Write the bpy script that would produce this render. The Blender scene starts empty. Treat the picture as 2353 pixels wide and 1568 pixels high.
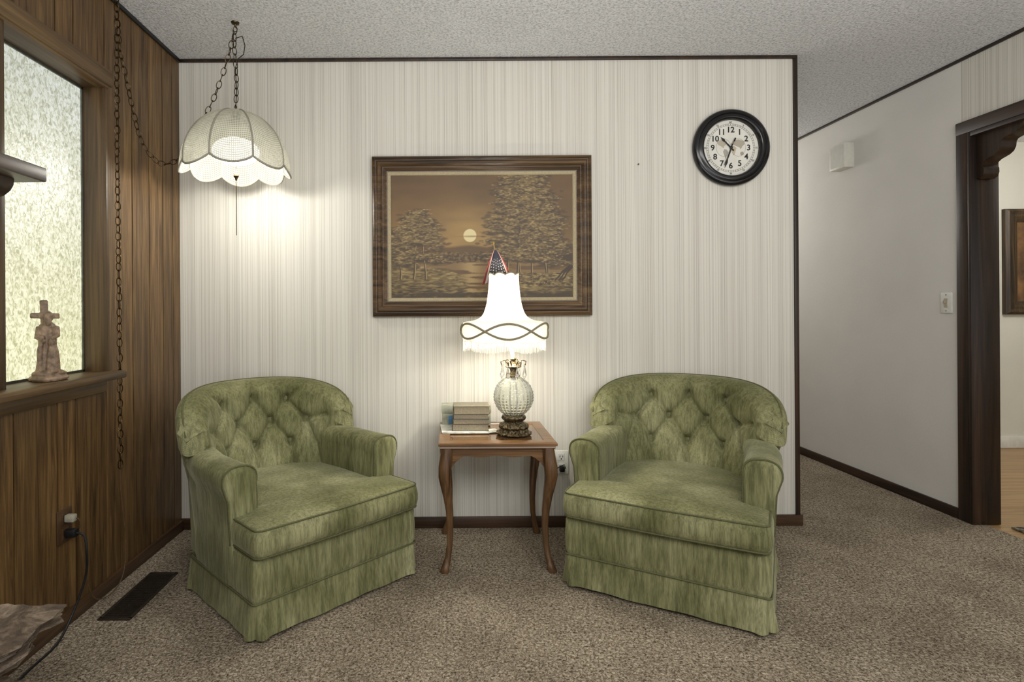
import bpy, bmesh, math, random
import numpy as np
from mathutils import Vector, Matrix, noise
random.seed(7); np.random.seed(7)
pi=math.pi
SC=bpy.context.scene
SC.view_settings.view_transform='Standard'
SC.view_settings.look='None'
def lin(c):
    return tuple(((x/255)/12.92 if x/255<=0.04045 else (((x/255)+0.055)/1.055)**2.4) for x in c)
def L4(c): return (*lin(c),1.0)
# ------------------------------------------------------------------ materials
class NT:
    def __init__(s,name):
        s.m=bpy.data.materials.new(name); s.m.use_nodes=True
        s.n=s.m.node_tree.nodes; s.l=s.m.node_tree.links
        s.b=s.n['Principled BSDF']; s.out=s.n['Material Output']
        s.tc=s.n.new('ShaderNodeTexCoord')
    def N(s,t,**k):
        x=s.n.new(t)
        for a,b in k.items(): setattr(x,a,b)
        return x
    def link(s,a,b): s.l.new(a,b)
    def mapping(s,scale,src=None):
        mp=s.N('ShaderNodeMapping'); mp.inputs['Scale'].default_value=scale
        s.link(src if src else s.tc.outputs['Object'],mp.inputs['Vector']); return mp.outputs[0]
    def noise(s,scale,vec,detail=3,rough=.55,dist=0):
        x=s.N('ShaderNodeTexNoise'); x.inputs['Scale'].default_value=scale; x.inputs['Detail'].default_value=detail
        x.inputs['Roughness'].default_value=rough; x.inputs['Distortion'].default_value=dist
        s.link(vec,x.inputs['Vector']); return x.outputs['Fac']
    def math(s,op,a,b=None):
        x=s.N('ShaderNodeMath',operation=op)
        for i,v in enumerate((a,b)):
            if v is None: continue
            if isinstance(v,(int,float)): x.inputs[i].default_value=v
            else: s.link(v,x.inputs[i])
        return x.outputs[0]
    def ramp(s,fac,stops):
        r=s.N('ShaderNodeValToRGB'); e=r.color_ramp.elements
        while len(e)<len(stops): e.new(.5)
        for i,(p,c) in enumerate(stops): e[i].position=p; e[i].color=c if len(c)==4 else L4(c)
        s.link(fac,r.inputs[0]); return r.outputs[0]
    def mix(s,f,a,b,mode='MIX'):
        x=s.N('ShaderNodeMix',data_type='RGBA',blend_type=mode)
        for idx,v in ((0,f),(6,a),(7,b)):
            if isinstance(v,(int,float)): x.inputs[idx].default_value=v
            elif isinstance(v,tuple): x.inputs[idx].default_value=v
            else: s.link(v,x.inputs[idx])
        return x.outputs[2]
    def bump(s,h,st,dist):
        x=s.N('ShaderNodeBump'); x.inputs['Strength'].default_value=st; x.inputs['Distance'].default_value=dist
        s.link(h,x.inputs['Height']); s.link(x.outputs[0],s.b.inputs['Normal']); return x.outputs[0]
    def set(s,**k):
        for a,v in k.items():
            i=s.b.inputs[a.replace('_',' ')]
            if hasattr(v,'is_output'): s.link(v,i)
            else: i.default_value=v
def simple(name,c,rough=.5,metal=0,var=.12,scale=40,bump=.15,bd=.001,**k):
    t=NT(name); v=t.mapping((1,1,1)); n=t.noise(scale,v)
    c1=tuple(max(0,x*(1-var)) for x in c); c2=tuple(min(255,x*(1+var)) for x in c)
    t.set(Base_Color=t.ramp(n,[(.3,c1),(.7,c2)]),Roughness=rough,Metallic=metal)
    if bump: t.bump(n,bump,bd)
    for a,b in k.items(): t.b.inputs[a.replace('_',' ')].default_value=b
    return t.m
def wood(name,cd,cm,cl,axis='Z',rough=.4,sc=1,tint=False,bump=.2,r0=.3,r1=.7):
    t=NT(name); f=26*sc; g=1.3*sc
    s={'Z':(f,f,g),'Y':(f,g,f),'X':(g,f,f)}[axis]
    s2={'Z':(f*7,f*7,g*3),'Y':(f*7,g*3,f*7),'X':(g*3,f*7,f*7)}[axis]
    n=t.noise(1,t.mapping(s),4,.6,.9); n2=t.noise(1,t.mapping(s2),2,.5)
    c=t.ramp(n,[(r0,cd),(.5,cm),(r1,cl)])
    c=t.mix(.45,c,t.ramp(n2,[(.35,(95,95,95)),(.6,(225,225,225))]),'MULTIPLY')
    if tint:
        a=t.N('ShaderNodeAttribute',attribute_name='Col'); c=t.mix(1.0,c,a.outputs['Color'],'MULTIPLY')
    t.set(Base_Color=c,Roughness=rough); t.bump(n2,bump,.001)
    return t.m
def colmat(name,rough=.6,bump=0):
    t=NT(name); a=t.N('ShaderNodeAttribute',attribute_name='Col')
    t.set(Base_Color=a.outputs['Color'],Roughness=rough)
    if bump:
        n=t.noise(180,t.mapping((1,1,1)),3); t.bump(n,bump,.001)
    return t.m
# velvet
def velvet(name,dk,md,lt):
    t=NT(name)
    big=t.noise(5,t.mapping((1,1,.8)),2,.5,.3)
    st=t.noise(1,t.mapping((80,80,8)),4,.7)
    rib=t.noise(1,t.mapping((420,420,20)),2,.5)
    c=t.ramp(big,[(.28,dk),(.5,md),(.72,lt)])
    c2=t.mix(.52,c,t.ramp(st,[(.36,(116,117,98)),(.60,(255,255,248))]),'MULTIPLY')
    c3=t.mix(.35,c2,t.ramp(rib,[(.35,(135,135,128)),(.6,(255,255,255))]),'MULTIPLY')
    t.set(Base_Color=c3,Roughness=.85,Sheen_Weight=.5,Sheen_Roughness=.3,Sheen_Tint=L4((212,212,188)))
    t.b.inputs['Specular IOR Level'].default_value=.10
    t.bump(rib,.4,.002); return t.m
VEL=velvet('green_velvet',(108,109,74),(137,137,100),(166,165,128))
WELT=simple('green_piping',(84,85,54),.8,bump=.2,scale=200)
# wallpaper : individual vertical strings
def wallpaper():
    t=NT('string_wallpaper')
    sx=t.N('ShaderNodeSeparateXYZ'); t.link(t.tc.outputs['Object'],sx.inputs[0])
    u=t.math('ADD',sx.outputs[0],sx.outputs[1])
    cb=t.N('ShaderNodeCombineXYZ'); t.link(u,cb.inputs[0]); t.link(sx.outputs[2],cb.inputs[2]); v=cb.outputs[0]
    wob=t.math('MULTIPLY',t.math('SUBTRACT',t.noise(1,t.mapping((40,1,2.5),v),1,.5),.5),.0022)
    uw=t.math('ADD',u,wob)
    c=t.ramp(t.noise(1,t.mapping((14,1,.5),v),2,.5),[(.3,(207,203,193)),(.6,(212,209,199))])
    for cell,seed,thr,col,mx,sh in ((.0037,3.1,.40,(146,140,129),.80,2.0),(.0083,7.7,.30,(126,120,109),.80,5.5)):
        k=t.math('DIVIDE',uw,cell); fl=t.math('FLOOR',k); fr=t.math('FRACT',k)
        wn=t.N('ShaderNodeTexWhiteNoise',noise_dimensions='1D'); t.link(t.math('ADD',fl,seed),wn.inputs['W'])
        prof=t.math('SUBTRACT',1.0,t.math('MULTIPLY',t.math('ABSOLUTE',t.math('SUBTRACT',fr,.5)),sh))
        prof=t.math('MAXIMUM',prof,0.0)
        amt=t.math('MAXIMUM',t.math('DIVIDE',t.math('SUBTRACT',wn.outputs['Value'],thr),1-thr),0.0)
        cb2=t.N('ShaderNodeCombineXYZ'); t.link(fl,cb2.inputs[0]); t.link(sx.outputs[2],cb2.inputs[2])
        zm=t.noise(1,t.mapping((3.7,1,3.0),cb2.outputs[0]),2,.6)
        f=t.math('MULTIPLY',t.math('MULTIPLY',prof,amt),t.math('MULTIPLY',zm,1.5)); f=t.math('MULTIPLY',f,mx)
        c=t.mix(f,c,L4(col))
    t.set(Base_Color=c,Roughness=.8); return t.m
WPAPER=wallpaper()
def popcorn():
    t=NT('popcorn_ceiling'); v=t.mapping((1,1,1))
    n=t.noise(95,v,4,.6,.4); c=t.ramp(n,[(.36,(188,190,192)),(.55,(232,233,234))])
    t.set(Base_Color=c,Roughness=.95); t.bump(n,1.0,.010); return t.m
def carpet():
    t=NT('shag_carpet'); v=t.mapping((1,1,1))
    n=t.noise(120,v,4,.72,.8); b=t.noise(2.6,v,3,.6); n2=t.noise(420,v,2,.6)
    c=t.ramp(n,[(.34,(78,67,56)),(.47,(160,146,126)),(.60,(224,211,190))])
    c=t.mix(.5,c,t.ramp(b,[(.35,(186,179,170)),(.6,(255,252,247))]),'MULTIPLY')
    c=t.mix(.3,c,t.ramp(n2,[(.35,(120,115,108)),(.6,(255,255,255))]),'MULTIPLY')
    t.set(Base_Color=c,Roughness=1.0); t.b.inputs['Specular IOR Level'].default_value=.05
    t.bump(n,1.0,.012); return t.m
def plaster(name,c):
    t=NT(name); v=t.mapping((1,1,1)); n=t.noise(160,v,3); b=t.noise(2,v,2)
    c1=tuple(x*.96 for x in c)
    t.set(Base_Color=t.ramp(b,[(.3,c1),(.7,c)]),Roughness=.85); t.bump(n,.35,.002); return t.m
POP=popcorn(); CARPET=carpet(); PLAST=plaster('white_plaster',(220,217,211)); PLAST2=plaster('cream_plaster',(218,216,204))
PANEL=wood('walnut_panelling',(68,49,28),(110,83,50),(140,110,70),'Z',.42,1.9,True,r0=.30,r1=.70)
DKWOOD=wood('dark_stained_wood',(26,17,11),(48,32,21),(72,50,34),'Z',.4,.8)
DKWOODY=wood('dark_stained_wood_long',(26,17,11),(48,32,21),(72,50,34),'Y',.4,.8)
WINWOOD=wood('window_wood',(60,44,26),(86,66,42),(110,87,58),'Z',.45,.7)
WINWOODY=wood('window_wood_long',(62,46,28),(98,75,46),(126,101,66),'Y',.45,.7)
BASEW=wood('baseboard_wood',(48,32,20),(74,52,34),(96,70,48),'X',.45,.8)
BASEWY=wood('baseboard_wood_long',(54,38,24),(86,62,40),(108,80,54),'Y',.45,.8)
OAK=wood('kitchen_floor_wood',(150,112,66),(180,142,92),(200,164,112),'X',.3,.6)
TABW=wood('cherry_table_wood',(88,60,34),(124,90,56),(150,114,76),'X',.3,1)
TABWZ=wood('cherry_leg_wood',(72,48,28),(104,75,48),(130,98,66),'Z',.3,1)
FRW=wood('frame_walnut',(46,31,16),(84,62,38),(118,92,60),'X',.35,1.2)
BLACK=simple('black_gloss',(18,18,20),.18,bump=0)
BLACKM=simple('black_matte',(14,14,15),.5,bump=0)
WHITEP=simple('white_plastic',(225,224,216),.4,bump=0,var=.03)
GREYT=simple('brass_antique_dark',(70,58,40),.35,.9,bump=.2)
BRONZE=simple('ornate_bronze',(86,77,60),.3,.95,scale=140,bump=1.0,bd=.006,var=.7)
CREAM=simple('cream_linen_liner',(164,152,122),.8,scale=300)
def emis(name,c,st):
    t=NT(name); n=t.noise(3,t.mapping((1,1,1)))
    e=t.N('ShaderNodeEmission'); e.inputs['Strength'].default_value=st
    t.link(t.ramp(n,[(.3,tuple(x*.98 for x in c)),(.7,c)]),e.inputs[0]); t.link(e.outputs[0],t.out.inputs[0]); return t.m
BULB=emis('lit_bulb',(255,248,232),12); GLOBEB=emis('lit_frosted_diffuser',(255,250,238),5)
def fabric_lit(name,c,em,weave=False,trans=.55):
    t=NT(name); v=t.mapping((1,1,1)); n=t.noise(260,v,2)
    d=t.N('ShaderNodeBsdfDiffuse'); tr=t.N('ShaderNodeBsdfTranslucent'); mx=t.N('ShaderNodeMixShader'); ad=t.N('ShaderNodeAddShader'); e=t.N('ShaderNodeEmission')
    col=t.ramp(n,[(.3,tuple(x*.93 for x in c)),(.7,c)]); hole=None
    if weave:
        uv=t.N('ShaderNodeUVMap'); sx=t.N('ShaderNodeSeparateXYZ'); t.link(uv.outputs[0],sx.inputs[0])
        a=t.math('ABSOLUTE',t.math('SINE',sx.outputs[0])); b=t.math('ABSOLUTE',t.math('SINE',sx.outputs[1]))
        mm=t.math('MINIMUM',a,b)
        hole=t.ramp(mm,[(.45,(0,0,0,1)),(.70,(.34,.34,.34,1))])
        col=t.mix(1.0,col,t.ramp(mm,[(.15,(255,255,255)),(.5,(172,170,158))]),'MULTIPLY')
    for s in (d,tr,e): t.link(col,s.inputs[0])
    e.inputs['Strength'].default_value=em; mx.inputs[0].default_value=trans
    t.link(d.outputs[0],mx.inputs[1]); t.link(tr.outputs[0],mx.inputs[2])
    t.link(mx.outputs[0],ad.inputs[0]); t.link(e.outputs[0],ad.inputs[1])
    if hole is not None:
        tp=t.N('ShaderNodeBsdfTransparent'); m2=t.N('ShaderNodeMixShader'); t.link(hole,m2.inputs[0]); t.link(ad.outputs[0],m2.inputs[1]); t.link(tp.outputs[0],m2.inputs[2])
        t.link(m2.outputs[0],t.out.inputs[0])
    else: t.link(ad.outputs[0],t.out.inputs[0])
    return t.m
SHADE=fabric_lit('lit_silk_shade',(255,249,232),.06,trans=.10)
CANE=fabric_lit('woven_cane_shade',(214,213,200),.0,True,.10)
CORD=simple('cream_cord_trim',(128,120,98),.8,scale=300,bump=.4)
CORDD=simple('pale_cord_trim',(140,137,124),.8,scale=300,bump=.4)
# frosted pattern glass; outdoor light is put in as the pane's own emission
def winglass():
    t=NT('patterned_privacy_glass'); v=t.mapping((1,1,.7))
    n=t.noise(95,v,1,.5,.9); n2=t.noise(2.2,t.mapping((1,1,1)),2)
    sx=t.N('ShaderNodeSeparateXYZ'); t.link(t.tc.outputs['Object'],sx.inputs[0])
    g=t.ramp(n,[(.3,(194,194,174)),(.48,(232,232,216)),(.64,(255,255,250))])
    zr=t.N('ShaderNodeMapRange'); t.link(sx.outputs[2],zr.inputs[0]); zr.inputs[1].default_value=1.0; zr.inputs[2].default_value=1.9
    c=t.mix(1.0,g,t.ramp(zr.outputs[0],[(0,(250,248,218)),(.6,(248,248,238)),(1,(212,216,214))]),'MULTIPLY')
    c=t.mix(.2,c,t.ramp(n2,[(.3,(208,206,184)),(.6,(255,255,255))]),'MULTIPLY')
    d=t.mix(1.0,c,(.08,.08,.075,1),'MULTIPLY')
    t.set(Base_Color=d,Roughness=.3,Emission_Color=c,Emission_Strength=1.05); t.bump(n,.6,.006); return t.m
WGLASS=winglass()
def glassmat(name,c,tr=.75,rough=.12,ior=1.45):
    t=NT(name); n=t.noise(60,t.mapping((1,1,1)))
    t.set(Base_Color=t.ramp(n,[(.3,tuple(x*.99 for x in c)),(.7,c)]),Roughness=rough,Transmission_Weight=tr,IOR=ior); return t.m
GLOBE=glassmat('hobnail_glass',(252,254,248),.93,.05,1.45); CRYSTAL=glassmat('crystal',(253,253,250),.97,.02)
# ------------------------------------------------------------------ mesh builder
class MB:
    def __init__(s): s.v=[];s.f=[];s.m=[];s.c=[]
    def add(s,vs,fs,m=0,M=None,col=None):
        o=len(s.v)
        if M is not None: vs=[M@Vector(p) for p in vs]
        s.v+= [tuple(p) for p in vs]
        for f in fs: s.f.append(tuple(i+o for i in f)); s.m.append(m); s.c.append(col)
        return s
    def box(s,x0,x1,y0,y1,z0,z1,b=0,m=0,M=None,col=None,seg=2):
        bm=bmesh.new(); bmesh.ops.create_cube(bm,size=1)
        for v in bm.verts: v.co=Vector(((x0+x1)/2+v.co.x*(x1-x0),(y0+y1)/2+v.co.y*(y1-y0),(z0+z1)/2+v.co.z*(z1-z0)))
        if b: bmesh.ops.bevel(bm,geom=list(bm.edges),offset=b,segments=seg,profile=.5,affect='EDGES')
        bm.verts.index_update()
        vs=[v.co.copy() for v in bm.verts]; fs=[[v.index for v in f.verts] for f in bm.faces]; bm.free()
        return s.add(vs,fs,m,M,col)
    def loft(s,loops,closed=True,cap0=True,cap1=True,m=0,M=None,col=None):
        n=len(loops[0]); vs=[p for l in loops for p in l]; fs=[]
        for i in range(len(loops)-1):
            for j in range(n if closed else n-1):
                k=(j+1)%n; fs.append((i*n+j,i*n+k,(i+1)*n+k,(i+1)*n+j))
        if cap0: fs.append(tuple(range(n))[::-1])
        if cap1: fs.append(tuple((len(loops)-1)*n+j for j in range(n)))
        return s.add(vs,fs,m,M,col)
    def lathe(s,prof,seg=32,m=0,M=None,cap0=False,cap1=False,mod=None,col=None):
        loops=[]
        for r,z in prof:
            l=[]
            for j in range(seg):
                a=2*pi*j/seg; rr=r*(mod(a,z) if mod else 1); l.append((rr*math.cos(a),rr*math.sin(a),z))
            loops.append(l)
        return s.loft(loops,True,cap0,cap1,m,M,col)
    def tube(s,pts,r,seg=6,closed=False,m=0,M=None,cap=True,col=None):
        P=[Vector(p) for p in pts]; n=len(P); loops=[]; up=None
        for i in range(n):
            if closed: t=(P[(i+1)%n]-P[i-1])
            else: t=P[min(i+1,n-1)]-P[max(i-1,0)]
            if t.length<1e-9: t=Vector((0,0,1))
            t.normalize()
            if up is None:
                up=Vector((0,0,1)) if abs(t.z)<.9 else Vector((1,0,0))
            a=(up-t*up.dot(t))
            if a.length<1e-6: a=Vector((1,0,0))-t*t.x
            a.normalize(); b=t.cross(a); up=a
            rr=r[i] if isinstance(r,(list,tuple)) else r
            loops.append([P[i]+a*(rr*math.cos(2*pi*k/seg))+b*(rr*math.sin(2*pi*k/seg)) for k in range(seg)])
        if closed: loops.append(loops[0]); return s.loft(loops,True,False,False,m,M,col)
        return s.loft(loops,True,cap,cap,m,M,col)
    def sphere(s,c,r,seg=12,rings=8,m=0,M=None,col=None):
        rx,ry,rz=(r,r,r) if isinstance(r,(int,float)) else r
        loops=[]
        for i in range(rings+1):
            ph=-pi/2+pi*i/rings; q=max(math.cos(ph),.01)
            loops.append([(c[0]+rx*q*math.cos(2*pi*j/seg),c[1]+ry*q*math.sin(2*pi*j/seg),c[2]+rz*math.sin(ph)) for j in range(seg)])
        return s.loft(loops,True,True,True,m,M,col)
    def poly(s,pts,axis,a0,a1,m=0,M=None,col=None):
        def P(p,a):
            return {'X':(a,p[0],p[1]),'Y':(p[0],a,p[1]),'Z':(p[0],p[1],a)}[axis]
        return s.loft([[P(p,a0) for p in pts],[P(p,a1) for p in pts]],True,True,True,m,M,col)
    def text(s,txt,size,M,m=0,col=None,ext=.0004,bold=0):
        cu=bpy.data.curves.new('tmp','FONT'); cu.body=txt; cu.size=size; cu.extrude=ext; cu.offset=bold; cu.align_x='CENTER'; cu.align_y='CENTER'; cu.resolution_u=4
        o=bpy.data.objects.new('tmp',cu); bpy.context.collection.objects.link(o)
        dg=bpy.context.evaluated_depsgraph_get(); me=bpy.data.meshes.new_from_object(o.evaluated_get(dg))
        s.add([v.co.copy() for v in me.vertices],[tuple(p.vertices) for p in me.polygons],m,M,col)
        bpy.data.objects.remove(o); bpy.data.curves.remove(cu); bpy.data.meshes.remove(me); return s
    def build(s,name,mats,loc=(0,0,0),parent=None,smooth=True,ang=40,doubles=0,rot=None,fixn=True):
        me=bpy.data.meshes.new(name); me.from_pydata(s.v,[],s.f); 
        if not isinstance(mats,(list,tuple)): mats=[mats]
        for x in mats: me.materials.append(x)
        me.polygons.foreach_set('material_index',s.m)
        if any(c is not None for c in s.c):
            at=me.color_attributes.new('Col','FLOAT_COLOR','CORNER'); arr=[]
            for p,c in zip(me.polygons,s.c):
                arr+= list((*(c or (1,1,1)),1.0))*p.loop_total
            at.data.foreach_set('color',arr)
        if doubles or fixn:
            bm=bmesh.new(); bm.from_mesh(me)
            if doubles: bmesh.ops.remove_doubles(bm,verts=bm.verts,dist=doubles)
            if fixn: bmesh.ops.recalc_face_normals(bm,faces=bm.faces)
            bm.to_mesh(me); bm.free()
        if smooth:
            me.polygons.foreach_set('use_smooth',[True]*len(me.polygons)); me.set_sharp_from_angle(angle=math.radians(ang))
        me.update()
        o=bpy.data.objects.new(name,me); bpy.context.collection.objects.link(o); o.location=loc
        if rot: o.rotation_euler=rot
        if parent: o.parent=parent
        return o
def empty(name,loc,label,cat,rz=0,group=None):
    o=bpy.data.objects.new(name,None); o.empty_display_size=.1; bpy.context.collection.objects.link(o)
    o.location=loc; o.rotation_euler=(0,0,rz); tag(o,label,cat,group); return o
def tag(o,label,cat,group=None):
    o['label']=label; o['category']=cat
    if group: o['group']=group
    return o
def struct(o,label=None):
    o['kind']='structure'
    if label: o['label']=label
    return o
def ss(a,b,x):
    t=min(max((x-a)/(b-a),0),1); return t*t*(3-2*t)
# ================================================================== ROOM SHELL
XL,XR,H=-1.345,2.627,2.359
YF=-3.6
struct(MB().box(XL-.2,XR+.06,YF,3.4,-.1,0).build('floor',CARPET,smooth=False),'beige brown cut-pile carpet')
struct(MB().box(XR+.06,5.6,YF,1.6,-.1,-.002).build('floor.001',OAK,smooth=False),'light wood floor of the next room')
struct(MB().box(XL-.2,5.6,YF,3.4,H,H+.1).build('ceiling',POP,smooth=False),'white popcorn-textured ceiling')
struct(MB().box(XL-.1,1.748,0,.1,0,H).build('wall_back',WPAPER,smooth=False),'wall with cream vertical string wallpaper')
struct(MB().box(1.648,1.748,.1,3.4,0,H).build('wall_hall',PLAST,smooth=False),'white hallway wall')
struct(MB().box(1.648,XR+.117,3.3,3.4,0,H).build('wall_end',PLAST,smooth=False),'end wall of the hallway')
struct(MB().box(XR,XR+.117,.045,3.3,0,H).build('wall_right',PLAST,smooth=False),'white plaster wall')
w=MB().box(XR,XR+.117,-1.3,.045,2.0,H).box(XR,XR+.117,YF,-1.3,0,H)
struct(w.build('wall_entry',WPAPER,smooth=False),'wallpapered wall around the wide opening')
struct(MB().box(XR+.117,5.6,1.5,1.6,0,H).build('wall_kitchen',PLAST2,smooth=False),'cream wall of the next room')
struct(MB().box(5.5,5.6,YF,1.5,0,H).build('wall_far',PLAST2,smooth=False),'cream side wall of the next room')
# left panelled wall
edges=[0,-.075,-.17,-.29,-.425,-.52,-.613,-.794,-.887,-1.08,-1.17,-1.35,-1.46,-1.62,-1.8,-1.9,-2.1,-2.3,-2.4,-2.6,-2.85,-3.0,-3.2,-3.4,-3.6]
WY0,WY1,WZ0,WZ1=-.645,-1.34,.86,1.975
wl=MB()
for a,b in zip(edges,edges[1:]):
    k=.84+.42*random.random(); col=(k,k*.99,k*.95)
    cuts=[a]+[c for c in (WY0,WY1) if b<c<a]+[b]
    for p,q in zip(cuts,cuts[1:]):
        g0=.0030 if p==a else 0; g1=.0030 if q==b else 0
        mid=(p+q)/2
        if WY1<mid<WY0:
            wl.box(XL-.08,XL,q+g1,p-g0,0,WZ0,col=col); wl.box(XL-.08,XL,q+g1,p-g0,WZ1,H,col=col)
        else: wl.box(XL-.08,XL,q+g1,p-g0,0,H,col=col)
for z0,z1 in ((0,WZ0),(WZ1,H)): wl.box(XL-.08,XL-.006,YF,0,z0,z1,col=(.06,.05,.04))
wl.box(XL-.08,XL-.006,WY0,0,0,H,col=(.06,.05,.04)); wl.box(XL-.08,XL-.006,YF,WY1,0,H,col=(.06,.05,.04))
struct(wl.build('wall_left',PANEL,smooth=False),'dark walnut vertical plank panelling')
# window
GX=-1.404
struct(MB().box(GX-.008,GX,WY1+.01,WY0-.012,WZ0+.005,WZ1-.005,.001).build('window_1',WGLASS,smooth=False),'patterned privacy glass with daylight put in as glow')
m=MB()
m.box(GX-.02,-1.31,WY0-.016,WY0,WZ0,WZ1,.002)          # far jamb
m.box(GX-.02,-1.31,-1.172,-1.150,WZ0,WZ1,.002)          # mullion
m.box(GX-.02,-1.31,WY1,WY1+.02,WZ0,WZ1,.002)
struct(m.build('trim_1',WINWOOD),'stained wood window jambs')
m=MB(); m.box(GX-.02,-1.305,WY1,WY0+.004,WZ1-.018,WZ1,.002)
m.box(XL,-1.298,WY1,WY0+.012,WZ1-.01,WZ1+.052,.004)
struct(m.build('trim_2',WINWOODY),'stained wood window header')
m=MB(); m.box(GX-.02,-1.255,WY1-.02,WY0+.022,WZ0-.022,WZ0+.006,.006); m.box(XL,-1.325,WY1-.02,WY0+.004,WZ0-.075,WZ0-.022,.003)
struct(m.build('trim_3',WINWOODY),'stained wood window sill')
m=MB()
for a,b in ((WY0-.016,-1.150),(-1.172,WY1+.02)):
    for (p,q,z0,z1) in ((b,b+.006,WZ0+.006,WZ1-.018),(a-.006,a,WZ0+.006,WZ1-.018),(b,a,WZ0+.006,WZ0+.014),(b,a,WZ1-.026,WZ1-.018)):
        m.box(GX,GX+.006,p,q,z0,z1)
struct(m.build('trim_4',simple('window_aluminium',(96,98,92),.4,.6),smooth=False),'thin metal window bead')
# ceiling and corner trims
struct(MB().box(XL,1.752,-.012,0,H-.016,H,.002).build('trim_5',DKWOODY),'dark ceiling trim')
struct(MB().box(1.738,1.758,-.010,.10,0,H,.002).build('trim_6',DKWOOD),'dark corner trim')
struct(MB().box(XL,XL+.010,YF,-.012,H-.018,H,.002).build('trim_7',PANEL),'ceiling trim')
struct(MB().box(XR-.010,XR,YF,3.3,H-.016,H,.002).build('trim_8',DKWOODY),'dark ceiling trim')
def bb(nm,x0,x1,y0,y1,mat,h=.055):
    return struct(MB().box(x0,x1,y0,y1,0,h,.003).build(nm,mat),'brown wood baseboard')
bb('baseboard_back',XL,1.770,-.014,0,BASEW)
bb('baseboard_corner',1.748,1.768,0,3.3,BASEWY)
bb('baseboard_left',XL,XL+.016,YF,-.014,BASEWY,.05)
bb('baseboard_right',XR-.014,XR,.063,3.3,DKWOODY,.055)
struct(MB().box(XR+.117,5.5,1.485,1.5,0,.09,.003).build('baseboard_kitchen',WHITEP),'white baseboard')
# opening casing
m=MB(); m.box(XR-.014,XR,0,.063,0,2.03,.003); m.box(XR-.014,XR+.13,-.016,0,0,1.967,.002)
m.box(XR-.014,XR,-1.363,-1.3,0,2.03,.003); m.box(XR-.014,XR+.13,-1.3,-1.284,0,1.967,.002)
m.box(XR+.117,XR+.13,0,.063,0,2.03,.003)
struct(m.build('trim_9',DKWOOD),'dark stained opening casing')
m=MB(); m.box(XR-.016,XR,-1.363,.063,1.967,2.03,.003); m.box(XR-.014,XR+.13,-1.284,-.016,1.945,1.967,.002)
m.box(XR,XR+.117,-1.3,-.0,1.967,2.0)
struct(m.build('trim_10',DKWOODY),'dark stained header casing')
pr=[(-.016,1.735),(-.030,1.728),(-.046,1.737),(-.054,1.757),(-.053,1.778),(-.043,1.794),(-.050,1.806),(-.066,1.816),(-.085,1.822),(-.105,1.828),(-.125,1.840),(-.136,1.860),(-.138,1.882),(-.146,1.894),(-.168,1.90),(-.195,1.905),(-.225,1.915),(-.240,1.93),(-.242,1.945),(-.016,1.945)]
m=MB(); m.poly(pr,'X',XR+.018,XR+.095)
struct(m.build('trim_11',DKWOOD,ang=50),'scrolled dark wood bracket in the opening corner')
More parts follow.
